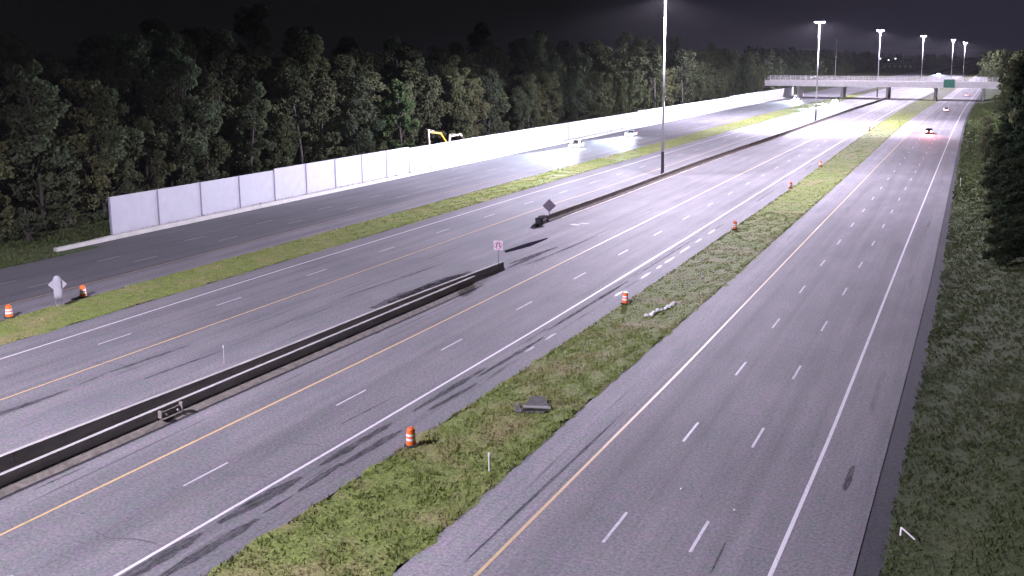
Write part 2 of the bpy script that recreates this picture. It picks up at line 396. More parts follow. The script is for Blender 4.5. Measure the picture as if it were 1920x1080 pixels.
for a_, b_, w_ in (((-4.8, 46.4), (-4.72, 49.6), .2), ((-45.9, 66), (-44.9, 81.5), 1.05), ((-45.6, 68), (-45.0, 80.5), .8), ((-45.5, 70), (-45.1, 79.5), .55), ((-43.0, 86), (-41.9, 96), .35), ((-30.85, 25.5), (-30.75, 30.5), .42), ((-30.72, 31.5), (-30.35, 37.0), .46), ((-30.35, 38.5), (-30.15, 45), .34), ((-30.0, 47), (-29.8, 56), .28), ((-29.6, 26.5), (-29.35, 32.6), .36), ((-29.5, 33), (-29.4, 35.2), .10), ((-29.44, 35.6), (-29.5, 39.2), .26), ((-29.33, 38.9), (-29.05, 44.2), .30), ((-29.24, 47.5), (-28.8, 53), .24), ((-29.4, 54), (-29.1, 64), .22), ((-29.6, 66), (-29.3, 84), .2), ((-29.4, 86), (-29.2, 108), .10),  # the three widest layer one dark patch beside the far barrier
    ((-52.5, 34), (-52.3, 41.6), .34), ((-52.45, 42), (-52.7, 44.8), .10), ((-52.7, 45), (-52.3, 52.0), .22), ((-49.5, 45), (-49.1, 52), .16), ((-50.5, 66), (-49.2, 84), .14), ((-49.3, 53.5), (-49.8, 62), .05), ((-32.8, 43.5), (-32.4, 48.8), .07), ((-41.55, 30.5), (-41.5, 33.5), .09), ((-41.2, 86), (-40.2, 104), .16), ((-42.3, 84.5), (-42.0, 92), .30), ((-18.7, 33), (-18.3, 52), .10), ((-8.9, 36.4), (-8.95, 39), .05)):
    smear((a_, b_), w_)
b = MB(); b.add([(-46.45, 91.9, .018), (-45.75, 90.9, .018), (-44.85, 95.2, .018), (-44.85, 100.2, .018), (-45.15, 100.5, .018), (-45.95, 96.6, .018)], [(0, 1, 2, 5), (5, 2, 3, 4)])  # tapered dark streak on the pavement past the barrier tip
b.build('road_blotch', simple('dark_streak', (0.02, 0.02, 0.028), 1.0, 0.2, 2.0, spec=0.0))['kind'] = 'structure'
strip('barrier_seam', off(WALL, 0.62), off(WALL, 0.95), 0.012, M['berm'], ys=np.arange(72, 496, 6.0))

cr_rnd = random.Random(12); b = MB()
def crack(x0, y0, x1, y1, w):
    n = 10; L = []; R = []; px = cr_rnd.uniform(0, 6)
    for i in range(n + 1):
        f = i / n; x = x0 + (x1 - x0) * f; y = y0 + (y1 - y0) * f + .18 * math.sin(px + f * 7) + cr_rnd.gauss(0, .05); q = cr_rnd.gauss(0, .04)
        L.append((x + q, y - w, .0075)); R.append((x + q, y + w, .0075))
    b.add(L + R, [(i, n + 1 + i, n + 2 + i, i + 1) for i in range(n)])
for k in range(46):
    y = 24 + k * 5.2 + cr_rnd.uniform(-2, 2)
    for (xa, xb) in ((-30.6, -38.0), (-6.7, -17.2), (-50.6, -62.0)):
        if cr_rnd.random() < .42:
            f0 = cr_rnd.uniform(0, .6); f1 = min(1, f0 + cr_rnd.uniform(.25, .6)); crack(xa + (xb - xa) * f0, y, xa + (xb - xa) * f1, y + cr_rnd.uniform(-.4, .4), cr_rnd.uniform(.02, .045))
b.build('road_crack', simple('crack_sealant', (0.085, 0.085, 0.09), 0.7, 0.3, 4.0))['kind'] = 'structure'

# raised grass medians and verge ground, gently uneven
rng = np.random.default_rng(7)
def turf(name, L, R, mat, y0, y1, dy, nx, crown, seed):
    ys = np.arange(y0, y1 + dy, dy); l = L(ys); r = R(ys)
    rr = np.random.default_rng(seed); U = np.linspace(0, 1, nx + 1)
    nz = rr.normal(0, 0.035, (len(ys), nx + 1)); ex = rr.normal(0, 0.16, (len(ys), 2))
    b = MB(); vs = []; fs = []
    for i, y in enumerate(ys):
        for j, u in enumerate(U):
            x = l[i] + (r[i] - l[i]) * u
            if j == 0: x += ex[i, 0]
            if j == nx: x += ex[i, 1]
            z = 0.014 if j in (0, nx) else 0.03 + abs(nz[i, j]) + crown * 4 * u * (1 - u)
            vs.append((x, y, z))
    for i in range(len(ys) - 1):
        for j in range(nx):
            a = i * (nx + 1) + j; fs.append((a, a + 1, a + nx + 2, a + nx + 1))
    b.add(vs, fs); o = b.build(name, mat, smooth=True); o['kind'] = 'structure'; return o
turf('median_ground', M1U, M1L, M['median'], -20, 520, 1.2, 9, -0.08, 1)
turf('median_ground', M2U, M2L, M['median'], 10, 470, 0.8, 12, -0.12, 2)
b = MB(); ys = np.arange(-60, 1200, 6.0); l = GE(ys) + 0.1
vs = []; fs = []
prof = [(0, 0.0), (2.2, 0.02), (4.5, 0.45), (9, 1.1), (30, 2.2), (120, 4)]
for i, y in enumerate(ys):
    for d, z in prof: vs.append((l[i] + d, y, z + rng.normal(0, 0.03)))
n = len(prof)
for i in range(len(ys) - 1):
    for j in range(n - 1): fs.append((i * n + j, i * n + j + 1, (i + 1) * n + j + 1, (i + 1) * n + j))
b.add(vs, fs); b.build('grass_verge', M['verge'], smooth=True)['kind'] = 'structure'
b = MB(); ys = np.arange(-60, 1200, 6.0); l = WALL(ys) - 1.55; vs = []; fs = []
prof = [(0, 0.0), (3, 0.1), (8, 0.5), (30, 1.0), (160, 3)]
for i, y in enumerate(ys):
    for d, z in prof: vs.append((l[i] - d, y, z + (rng.normal(0, 0.04) if d > 0 else 0)))
n = len(prof)
for i in range(len(ys) - 1):
    for j in range(n - 1): fs.append((i * n + j, (i + 1) * n + j, (i + 1) * n + j + 1, i * n + j + 1))
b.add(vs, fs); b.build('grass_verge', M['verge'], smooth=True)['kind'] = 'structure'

strip('grass_verge', off(WALL, -2.2), off(WALL, 2.7), 0.02, M['verge'], ys=np.arange(-60, 77, 4.0), zr=0.01)
def tufts(name, label, cat, L, R, zf, mat, bands, seed):
    rr = np.random.default_rng(seed); out = []
    for (y0, y1, dens, hmin, hmax, wd) in bands:
        ymid = (y0 + y1) / 2; wid = float(R(ymid) - L(ymid)); N = int((y1 - y0) * wid * dens)
        y = rr.uniform(y0, y1, N); u = rr.uniform(0, 1, N)
        # clumpy distribution
        keep = (np.sin(y * 1.7 + u * 9) + np.sin(y * 0.53 - u * 17) + rr.normal(0, 1.1, N)) > -1.0
        y = y[keep]; u = u[keep]; N = len(y)
        x = L(y) + (R(y) - L(y)) * u; z = zf(u)
        for k in range(3):
            a = rr.uniform(0, 2 * PI, N); h = rr.uniform(hmin, hmax, N); w = wd * rr.uniform(.6, 1.4, N)
            lean = rr.uniform(0.1, 0.9, N) * h; la = rr.uniform(0, 2 * PI, N)
            bx = x + rr.normal(0, .05, N); by = y + rr.normal(0, .05, N)
            p0 = np.stack([bx - w * np.cos(a), by - w * np.sin(a), z - 0.02], 1)
            p1 = np.stack([bx + w * np.cos(a), by + w * np.sin(a), z - 0.02], 1)
            p2 = np.stack([bx + lean * np.cos(la), by + lean * np.sin(la), z + h], 1)
            out.append(np.stack([p0, p1, p2], 1).reshape(-1, 3))
    me = fast_mesh(name, np.concatenate(out), 3)
    return tag(link_mesh(name, me, mat), label, cat, kind='stuff')
tufts('grass', 'rough mown grass in the wide median between the centre road and the right-hand road', 'grass', off(M2U, -0.05), off(M2L, 0.05), lambda u: 0.05 - 0.48 * u * (1 - u), M['blades'],
      [(18, 70, 46, .05, .19, .03), (70, 130, 40, .03, .09, .035), (130, 260, 14, .02, .07, .06), (260, 470, 3, .03, .10, .12)], 3)
tufts('grass', 'narrow strip of grass between the far left road and the centre road', 'grass', off(M1U, -0.05), off(M1L, 0.05), lambda u: 0.05 - 0.32 * u * (1 - u), M['blades'],
      [(25, 140, 20, .03, .12, .04), (140, 300, 8, .02, .08, .08), (300, 500, 2, .05, .16, .14)], 4)
tufts('grass', 'dark unmown grass on the verge along the right edge of the road', 'grass', GE, off(GE, 9.0), lambda u: np.interp(u * 9, [0, 2.2, 4.5, 9], [0, 0.02, .45, 1.1]), M['vblades'],
      [(18, 70, 30, .05, .18, .03), (70, 150, 16, .06, .22, .05), (150, 450, 5, .15, .4, .12)], 5)
tufts('grass', 'dim grass at the foot of the woods left of the white wall', 'grass', off(WALL, -12), off(WALL, -1.5), lambda u: 0.5 - 0.5 * u, M['vblades'],
      [(30, 130, 8, .12, .4, .06)], 6)

tufts('grass', 'ragged weeds at the left road edge before the white wall begins', 'weeds', off(WALL, -2), off(WALL, 2.8), lambda u: 0.02 + 0 * u, M['vblades'], [(30, 72, 16, .08, .25, .06)], 8)
tufts('weeds', 'thin weeds growing between the white wall and its low barrier', 'weeds', off(WALL, -0.25), off(WALL, 0.05), lambda u: 0.25 + 0 * u, M['vblades'], [(81, 300, 9, .15, .55, .05)], 9)

# ------------------------------------------------------------------ barriers and sound wall
JB = [(-0.30, 0.0), (-0.30, 0.08), (-0.19, 0.33), (-0.14, 0.84), (0.14, 0.84), (0.19, 0.33), (0.30, 0.08), (0.30, 0.0)]
def sweep(b, c, ys, prof, hs=None):
    secs = []
    for i, y in enumerate(ys):
        k = 1.0 if hs is None else hs[i]
        x = float(c(y)); secs.append([(x + p[0], y, p[1] * k) for p in prof])
    b.loft(secs)
def barrier(name, c, ys, mat, label, prof=JB, hs=None, loc=None, extra=None):
    root = empty(name, (float(c(ys[0])), ys[0], 0), 0, label, 'barrier')
    # 3 m cast segments with thin dark gaps between them
    b = MB(); ys = np.asarray(ys, float)
    for i in range(len(ys) - 1):
        sweep(b, c, [ys[i] + .012, ys[i + 1] - .012], prof, None if hs is None else hs[i:i + 2])
    o = b.build('barrier_body', mat); o.parent = root; o.location = (-root.location[0], -root.location[1], 0)
    return root
barrier('concrete_barrier', B1N, np.arange(-10, 78, 3.0), M['conc'], 'near concrete barrier of the divided pair, its dark side towards the camera')
barrier('concrete_barrier', B1F, np.concatenate([np.arange(-10, 83, 3.0), [83.5]]), M['conc'], 'far concrete barrier of the divided pair, ending under the white U-turn sign')
barrier('concrete_barrier', B2C, np.concatenate([np.arange(110.3, 480, 6.0)]), M['concd'], 'long concrete median barrier running from the diamond sign to the overpass', [(p[0] * 1.05, p[1] * 1.08) for p in JB])
ys = np.concatenate([[72, 74, 76], np.arange(79, 500, 6.0)])
barrier('concrete_barrier', off(WALL, 0.35), ys, M['concl'], 'low cream concrete barrier along the foot of the white wall', [(-.3, 0), (-.28, .5), (.18, .5), (.3, .1), (.3, 0)], hs=[0.85] * 3 + [1.0] * (len(ys) - 3))
# fill between the two barriers, ledge and seams beside them
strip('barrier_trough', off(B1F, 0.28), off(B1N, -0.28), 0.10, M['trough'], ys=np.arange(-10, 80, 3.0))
strip('barrier_ledge', off(B1N, 0.215), off(B1N, 0.80), 0.30, zr=0.05, mat= simple('ledge_dirt', (0.15, 0.135, 0.115), 0.9, 0.35, 3.0), ys=np.arange(-10, 78, 3.0))
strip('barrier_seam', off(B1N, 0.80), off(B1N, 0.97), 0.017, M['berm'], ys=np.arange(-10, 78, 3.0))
strip('barrier_ledge', off(B2C, 0.3), off(B2C, 0.62), 0.016, simple('ledge_pale', (0.42, 0.38, 0.34), 0.9, 0.35, 1.0), ys=np.arange(114, 300, 6.0))
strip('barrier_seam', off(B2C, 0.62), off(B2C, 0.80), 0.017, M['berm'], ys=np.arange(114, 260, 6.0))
# broken joint in the near barrier
t = empty('barrier_bracket', (-42.35, 40.2, 0), 0, 'rusty steel bracket holding a broken joint of the near concrete barrier', 'bracket')
b = MB(); b.box((0, 0, .55), (.10, 1.5, .3)); b.box((0.06, -.8, .62), (.3, .12, .45)); b.box((0.06, .8, .6), (.28, .12, .5)); b.build('plate', M['concd'], t, bevel=0.02)
b = MB(); b.tube([(.02, -.45, .5), (.2, -.45, .5)], .07, 8); b.build('bolt', M['steel'], t)
b = MB(); b.tube([(.02, .45, .5), (.2, .45, .5)], .07, 8); b.build('bolt', M['steel'], t)

wall = empty('sound_wall', (-91.7, 80.3, 0), 0, 'long white panelled noise wall along the far left road', 'wall')
def wall_h(y):
    if y < 108: return 4.80
    if y < 144: return 4.98
    if y < 262: return 4.75 - 0.002 * (y - 144)
    if y < 369: return 4.72 - 0.003 * (y - 262)
    return 4.75 - 0.002 * (y - 369)
y = 80.3; k = 0
ox, oy = wall.location[0], wall.location[1]
seams = []
while y < 494:
    y2 = y + 7.15; x1 = float(WALL(y)) - 0.6; x2 = float(WALL(y2)) - 0.6; h = wall_h(y + 1)
    b = MB(); d = Vector((x2 - x1, y2 - y, 0)); nrm = Vector((d.y, -d.x, 0)).normalized() * 0.08
    a1 = Vector((x1 - ox, y - oy + 0.06, 0)); a2 = Vector((x2 - ox, y2 - oy - 0.06, 0))
    b.loft([[a1 - nrm, a1 + nrm, a2 + nrm, a2 - nrm], [p + Vector((0, 0, h)) for p in (a1 - nrm, a1 + nrm, a2 + nrm, a2 - nrm)]])
    b.build('wall_panel', M['wall'], wall)
    b = MB(); b.box((x1 - ox + 0.02, y - oy, h / 2 - 0.03), (0.20, 0.16, h - 0.06)); b.build('post', M['joint'], wall)
    seams.append((x1, y)); y = y2; k += 1
b = MB(); b.box((x2 - ox, y - oy, 2.3), (0.17, 0.16, 4.6)); b.build('post', M['joint'], wall)

# ------------------------------------------------------------------ high-mast lamps
def mast(x, y, H, power, label, lit=True, floor=0.27, tilt=0, group='tall lamp masts along the median'):
    t = empty('light_mast', (x, y, 0), 0, label, 'lamp mast', group)
    b = MB(); b.tube([(0, 0, 4.2), (0, 0, H * .5), (0, 0, H)], [.26, .20, .11], 14); b.build('pole', M['steel'], t, smooth=True)
    b = MB(); b.tube([(0, 0, 0), (0, 0, .25), (0, 0, .3), (0, 0, 4.25)], [.42, .42, .31, .285], 14); b.build('shaded_pole_base', M['steeld'], t)  # dark lower length: shading at the pole foot put into its colour
    b = MB(); n = 8; R = 1.0
    for k in range(n):
        a = 2 * PI * k / n; a2 = 2 * PI * (k + 1) / n
        b.bar((R * math.cos(a), R * math.sin(a), H - .1), (R * math.cos(a2), R * math.sin(a2), H - .1), .06, .06)
        if k % 2 == 0: b.bar((0, 0, H - .1), (R * math.cos(a), R * math.sin(a), H - .1), .05, .05)
    b.tube([(0, 0, H - .5), (0, 0, H + .15)], .2, 10)
    b.build('ring', M['steeld'], t)
    for k in range(n):
        a = 2 * PI * k / n; cx, cy = 1.25 * math.cos(a), 1.25 * math.sin(a)
        f = MB(); f.tube([(cx, cy, H + .12), (cx, cy, H), (cx, cy, H - .12)], [.10, .26, .30], 10); hd = f.build('lamp_head', M['steeld'], t)
        f = MB(); f.tube([(cx, cy, H - .125), (cx, cy, H - .20), (cx, cy, H - .26)], [.28, .22, .08], 10)
        f.build('lens', M['lampglow'] if lit else M['glass'], hd)
    if lit and power > 0:
        for sx in (-1, 1):
            ld = bpy.data.lights.new('mast_light', 'SPOT'); ld.energy = power / 2 * (1.05 if tilt and sx > 0 else 1.0); ld.color = LAMP_COL
            ld.spot_size = math.radians(176); ld.spot_blend = 0.78; ld.shadow_soft_size = 0.35
            ld.use_nodes = True; ln = ld.node_tree; em = ln.nodes['Emission']      # wide 'batwing' throw of a road luminaire
            tcn = ln.nodes.new('ShaderNodeTexCoord'); sx_ = ln.nodes.new('ShaderNodeSeparateXYZ'); ln.links.new(tcn.outputs['Normal'], sx_.inputs[0])
            ab = ln.nodes.new('ShaderNodeMath'); ab.operation = 'ABSOLUTE'; ln.links.new(sx_.outputs['Z'], ab.inputs[0])
            mxn = ln.nodes.new('ShaderNodeMath'); mxn.operation = 'MAXIMUM'; ln.links.new(ab.outputs[0], mxn.inputs[0]); mxn.inputs[1].default_value = floor
            pw = ln.nodes.new('ShaderNodeMath'); pw.operation = 'POWER'; ln.links.new(mxn.outputs[0], pw.inputs[0]); pw.inputs[1].default_value = -2.25
            ln.links.new(pw.outputs[0], em.inputs['Strength'])
            lo = bpy.data.objects.new('mast_light', ld); COL.objects.link(lo); lo.parent = t; lo.location = (sx * 0.8, 0.8 if tilt and sx > 0 else -0.8, H - 0.45); lo.rotation_euler = (math.radians(tilt if sx > 0 else 0), 0, 0)
    return t
mast(-53.0, 12, 31, MAST_W * .62, 'lamp mast standing beside the left road just outside the picture')
mast(-50.3, 161.7, 31, MAST_W * 0.98, 'nearest tall lamp mast standing in the median behind the dark barrier')
mast(-46.7, 311, 31, MAST_W * 1.75, 'second tall lamp mast, standing between the nearest mast and the overpass', floor=0.20, tilt=20)
mast(-45.9, 500, 32.4, MAST_W * 1.2, 'lamp mast rising just behind the middle of the overpass')
mast(-33.7, 650, 32.0, MAST_W * 1.2, 'lamp mast beyond the overpass, second from the right')
mast(-20.1, 800, 31.6, MAST_W * 1.2, 'rightmost and farthest of the lit lamp masts beyond the overpass')
mast(-14.0, 960, 31, MAST_W * 1.2, 'unseen lamp mast added far up the road to brighten its far end')  # unseen mast, added to brighten the far road
mast(-93.0, 700, 31.5, 0, 'thin unlit lamp mast beyond the overpass beside the woods', lit=False)

# far lot lamps on the horizon
def lot_lamp(x, y, H, label):
    t = empty('street_lamp', (x, y, 0), 0, label, 'street lamp', 'far lamps on the horizon')
    b = MB(); b.tube([(0, 0, 0), (0, 0, H)], [.25, .15], 8); b.build('pole', M['steeld'], t)
    b = MB(); b.box((0, -.5, H), (1.2, 1.6, .5)); b.build('lamp_head', M['steel'], t, bevel=.1)
    b = MB(); b.tube([(0, -1.32, H - .1), (0, -1.6, H - .35)], [.8, .55], 10); b.build('lens', emit('lot_lens', (.75, .82, 1.0), 8.0), t)
for (px, py, lab) in ((1587, 112, 'leftmost small white lamp on the dark horizon over the bridge'), (1597, 109, 'small lamp close beside the leftmost horizon lamp'), (1640, 110, 'small horizon lamp just left of the mast behind the bridge'), (1657, 113, 'bluish horizon lamp just right of the mast behind the bridge'), (1671, 110, 'rightmost of the small white lamps on the horizon')):
    Yf = 1400.0; w = 42900 / Yf
    lot_lamp((px - 1840) / w * 19.4, Yf, CAM_H - (py - 100) / w * CAM_H, lab)
t = empty('warehouse', (-110, 1500, 0), 0, 'low pale lit warehouse on the horizon behind the overpass', 'building')
b = MB(); b.box((0, 0, 4), (46, 20, 8)); b.build('wall', M['conc'], t)
b = MB(); b.box((0, 0, 8.3), (48, 22, .6)); b.build('roof', M['steeld'], t)
for k in range(6):
    b = MB(); b.box((-18 + 7 * k, -10.1, 2.2), (3.6, .3, 4.2)); b.build('dock_door', M['white'], t)

# ------------------------------------------------------------------ overpass
BY = 478.0
br = empty('overpass_bridge', (-45, BY, -0.5), 0, 'long concrete road bridge crossing over the whole highway', 'bridge')
def bl(x): return 0.3 * ((x + 45) / 100.0)           # slight fall to the right
x0, x1 = -97 + 45, 13 + 45
b = MB(); b.box(((x0 + x1) / 2, 7, 7.55), (x1 - x0, 13.2, .35)); b.build('deck', M['conc'], br)
b = MB()
for gy in (0.9, 3.9, 7.0, 10.1, 13.1):
    b.box(((x0 + x1) / 2, gy, 6.75), (x1 - x0, .35, 1.25)); b.box(((x0 + x1) / 2, gy, 6.08), (x1 - x0, .6, .1))
b.build('girder', M['concb'], br)
b = MB(); b.prism([(0.0, 7.3), (0.0, 8.75), (.25, 8.75), (.38, 7.3)], 'x', x0, x1); b.build('parapet', M['concb'], br)
b = MB(); b.prism([(13.62, 7.3), (13.75, 8.75), (14.0, 8.75), (14.0, 7.3)], 'x', x0, x1); b.build('parapet', M['concb'], br)
for gy in (0.12, 13.88):
    f = MB()
    for k in range(int((x1 - x0) / 2.5) + 1):
        f.tube([(x0 + k * 2.5, gy, 8.7), (x0 + k * 2.5, gy, 10.9)], .05, 6)
    for z in (8.9, 9.9, 10.9): f.bar((x0, gy, z), (x1, gy, z), .05, .05)
    n = int((x1 - x0) / 0.5)
    for k in range(n):                      # diagonal mesh wires
        xa = x0 + k * 0.5
        f.bar((xa, gy, 8.8), (min(xa + 2.05, x1), gy, 10.85), .035, .03)
        f.bar((min(xa + 2.05, x1), gy + .03, 8.8), (xa, gy + .03, 10.85), .035, .03)
    f.build('fence', M['white'], br)
for px in (-80.7, -60.1, -39.4, -18.4, 2.1):
    f = MB(); X = px + 45
    f.box((X, 7, 5.7), (1.5, 14.6, .75)); 
    for gy in (1.2, 5.1, 8.9, 12.8): f.tube([(X, gy, -.1), (X, gy, 5.4)], .62, 14)
    f.build('pier', M['conc'], br)
# abutment slopes at both ends
t = empty('bridge_abutment', (-97, BY, 0), 0, 'concrete abutment with earth bank at the left end of the bridge', 'abutment')
b = MB(); b.box((-3, 7, 3.6), (6, 14, 7.3)); b.build('wall', M['concd'], t)
b = MB(); b.loft([[(-60, -14, -.1), (9, -14, -.1), (9, 30, -.1), (-60, 30, -.1)], [(-60, 0, 6.9), (-5, 0, 6.9), (-5, 14, 6.9), (-60, 14, 6.9)]]); b.build('bank', M['verge'], t)
t = empty('bridge_abutment', (15, BY, 0), 0, 'concrete abutment with earth bank at the right end behind the trees', 'abutment')
b = MB(); b.box((3, 7, 3.6), (6, 14, 7.3)); b.build('wall', M['concd'], t)
b = MB(); b.loft([[(-9, -14, -.1), (60, -14, -.1), (60, 30, -.1), (-9, 30, -.1)], [(5, 0, 6.9), (60, 0, 6.9), (60, 14, 6.9), (5, 14, 6.9)]]); b.build('bank', M['verge'], t)
# green guide sign fixed on the parapet
t = empty('guide_sign', (-12.6, BY - .35, 5.6), 0, 'green highway guide sign hung on the side of the overpass', 'road sign')
b = MB(); b.box((0, 0, 2.0), (4.9, .08, 3.9)); b.build('panel', M['green'], t, bevel=.02)
b = MB()
for (cx, cz, sx, sz) in ((0, 3.82, 4.6, .07), (0, .18, 4.6, .07), (-2.3, 2, .07, 3.6), (2.3, 2, .07, 3.6)): b.box((cx, -.06, cz), (sx, .03, sz))
b.build('border', M['white'], t)
b = MB()
for cx in (-1.6, 1.6): b.box((cx, .12, 2), (.12, .16, 4.2))
b.build('bracket', M['steeld'], t)

# ------------------------------------------------------------------ signs
t = empty('no_u_turn_sign', (-42.05, 82.0, .84), math.radians(14), 'white square no U-turn sign on a post at the tip of the barrier', 'road sign')
b = MB(); b.box((0, 0, .85), (.07, .07, 1.75)); b.build('post', M['steeld'], t)
b = MB(); b.box((0, -.05, 1.95), (.92, .02, .92)); b.build('panel', simple('sign_face', (0.50, 0.46, 0.52), 0.6, 0.08, 5.0), t, bevel=.008)
b = MB()
pts = [(-.16, -.075, 1.72), (-.16, -.075, 2.05)] + [(-.16 + .16 * (1 - math.cos(a)), -.075, 2.05 + .13 * math.sin(a)) for a in np.linspace(.3, PI, 6)] + [(.16, -.075, 1.86)]
for p, q in zip(pts[:-1], pts[1:]): b.bar(p, q, .012, .085)
b.add([(.04, -.08, 1.88), (.28, -.08, 1.88), (.16, -.08, 1.70)], [(0, 1, 2)])
b.build('symbol', M['black'], t)
b = MB(); pts = [(.36 * math.cos(a), -.07, 1.95 + .36 * math.sin(a)) for a in np.linspace(0, 2 * PI, 25)]
for p, q in zip(pts[:-1], pts[1:]): b.bar(p, q, .010, .06)
b.bar((-.25, -.088, 2.2), (.25, -.088, 1.7), .008, .035); b.build('ring', M['red'], t)

def diamond(b, cx, cy, cz, half, th):
    b.prism([(cx, cz - half), (cx + half, cz), (cx, cz + half), (cx - half, cz)], 'y', cy - th / 2, cy + th / 2)
t = empty('diamond_sign', (-49.25, 110.3, .92), math.radians(23), 'dark diamond-shaped warning sign on the end of the long median barrier', 'road sign')
b = MB(); diamond(b, 0, 0, 1.22, .86, .03); b.build('panel', M['signback'], t)
b = MB(); b.box((0, .06, .9), (.08, .06, 1.8)); b.build('post', M['steeld'], t)
b = MB(); b.box((0, -.03, 1.22), (.9, .03, .06)); b.box((0, -.03, .85), (.5, .03, .05)); b.box((0, -.03, 1.6), (.5, .03, .05)); b.build('stiffener', M['steeld'], t)
t = empty('covered_sign', (-70.3, 55.6, 0.02), math.radians(38), 'diamond sign on two posts wrapped in a pale cloth cover, left grass strip', 'road sign')
b = MB(); diamond(b, 0, 0, 2.35, .86, .03); b.build('panel', M['cloth'], t)
for sx in (-1, 1):
    b = MB(); b.box((sx * .34, .06, 1.3), (.09, .07, 2.7)); b.build('post', M['steeld'], t)
b = MB(); outl = []
for (w, z) in ((.36, .85), (.38, 1.3), (.37, 1.9), (.40, 2.4), (.38, 2.75), (.32, 3.02), (.2, 3.2), (.05, 3.25)): outl.append((w, z))
secs = []
for w, z in outl:
    dpt = .05 + .05 * math.sin(z * 5)
    secs.append([(w * math.cos(a) + .02 * math.sin(9 * a + z * 3), -.10 + (dpt + .07) * math.sin(a), z) for a in np.linspace(0, 2 * PI, 21)[:-1]])
b.loft(secs); b.build('cloth_cover', M['cloth'], t, smooth=True)
t.scale = (.86, .86, .86)

# crash cushion at barrier end
t = empty('crash_cushion', (-49.55, 107.7, 0), math.radians(8), 'dark rubber-nosed crash cushion at the near end of the long median barrier', 'crash cushion')
b = MB(); b.box((.1, 1.1, .55), (.75, 1.6, 1.05)); b.build('body', M['steeld'], t, bevel=.12)
b = MB(); b.tube([(0, .1, 0), (0, .1, .9)], .45, 14); b.build('nose', M['rubber'], t, bevel=.03)
b = MB(); b.box((-.15, -1.0, .15), (.6, 1.4, .28)); b.build('foot', M['rubber'], t, bevel=.06)
b = MB(); b.box((.49, 1.1, .6), (.04, 1.5, .12)); b.build('rail', M['steel'], t)

# ------------------------------------------------------------------ drums
def make_drum():
    t = empty('traffic_drum', (0, 0, 0))
    b = MB(); b.tube([(0, 0, 0), (0, 0, .06), (0, 0, .10)], [.40, .40, .30], 20); b.build('base', M['rubber'], t)
    b = MB(); b.tube([(0, 0, z) for z in (.08, .30, .302, .52, .522, .74, .742, .96, 1.0)], [.28, .27, .262, .255, .247, .24, .232, .222, .19], 24)
    bd = b.build('body', M['orange'], t)
    for z0, z1, r0, r1 in ((.34, .48, .269, .264), (.58, .72, .255, .250)):
        b = MB(); b.tube([(0, 0, z0), (0, 0, z1)], [r0, r1], 24, cap=False); b.build('stripe', M['white'], bd)
    b = MB(); b.bar((-.09, 0, 1.0), (-.09, 0, 1.08), .05, .03); b.bar((.09, 0, 1.0), (.09, 0, 1.08), .05, .03); b.bar((-.1, 0, 1.08), (.1, 0, 1.08), .05, .03); b.build('handle', M['orange'], t)
    return t
drum0 = make_drum(); used = False
for (x, y, rx, ry, lab) in ((-27.35, 42.6, 0, 0, 'nearest orange and white drum, on the grass edge of the wide median'),
    (-26.75, 75.9, .03, .02, 'second drum along the wide median, near the white rubble'),
    (-26.3, 114.5, .0, .05, 'third drum up the wide median, dark against the grass'),
    (-26.55, 154, .0, .0, 'fourth small dark drum farther up the wide median'),
    (-26.75, 187, 0, 0, 'fifth tiny drum far up the wide median edge'),
    (-27.2, 280, 0, 0, 'most distant drum on the wide median edge, near the overpass'),
    (-71.4, 51.8, 0, 0, 'drum at the left picture edge on the left grass strip'),
    (-71.5, 59.0, .0, 0, 'drum just right of the cloth-covered sign on the left grass strip')):
    o = drum0 if not used else copy_tree(drum0); used = True
    o.location = (x, y, .02); o.rotation_euler = (rx, ry, random.Random(int(y)).uniform(0, 3))
    tag(o, lab, 'traffic drum', 'orange traffic drums')

# slim marker posts
def marker(x, y, z, h, r, mat, label, rot=(0, 0, 0)):
    t = empty('marker_post', (x, y, z), 0, label, 'marker post'); t.rotation_euler = rot
    b = MB(); b.tube([(0, 0, 0), (0, 0, h)], r, 8); b.build('post', mat, t)
    b = MB(); b.box((0, -r - .008, h - .12), (r * 1.6, .012, .16)); b.build('reflector', M['white'], t)
    return t
marker(-21.9, 41.4, 0, 1.0, .05, M['white'], 'thin white marker post standing in the wide grass median')
marker(-46.9, 49.6, 0, 1.35, .04, M['concl'], 'slim pale delineator post beside the barrier pair on the left lanes')
marker(-1.7, 166, .02, 1.5, .06, M['concl'], 'pale marker post at the grass edge right of the right-hand road')
t = empty('bent_marker', (-1.9, 42.75, .30), 0, 'bent white marker post fallen in the grass at lower right', 'marker post')
b = MB(); b.bar((0, 0, .1), (.62, -.52, -.10), .07, .03); b.build('post', M['white'], t)
b = MB(); b.bar((-.005, 0, .11), (-.02, -.16, -.22), .06, .03); b.build('tip', M['white'], t)

# drain inlet in median
t = empty('drain_inlet', (-23.6, 50.9, 0.0), math.radians(20), 'grey concrete drain inlet with a dark opening in the wide grass median', 'drain')
b = MB(); b.loft([[(-.9, -.55, .0), (1.0, -.6, .0), (.55, 1.2, .0), (-.5, 1.1, .0)], [(-.85, -.5, .20), (.95, -.55, .12), (.5, 1.1, .30), (-.45, 1.0, .34)]]); b.build('apron', simple('inlet_concrete', (0.09, 0.09, 0.085), 0.9, 0.3, 3.0), t)
t.scale = (.82, .82, .9)
b = MB(); b.bar((-.95, -.62, .12), (1.1, -.66, .10), .14, .12); b.build('lip', M['conc'], t)
b = MB(); b.add([(-1.5, -1.5, .02), (.7, -1.45, .02), (1.1, -.75, .04), (-1.2, -.7, .05), (-1.3, .6, .06), (-1.6, -.3, .05)], [(0, 1, 2, 3), (0, 3, 4, 5)]); b.build('opening', M['black'], t)

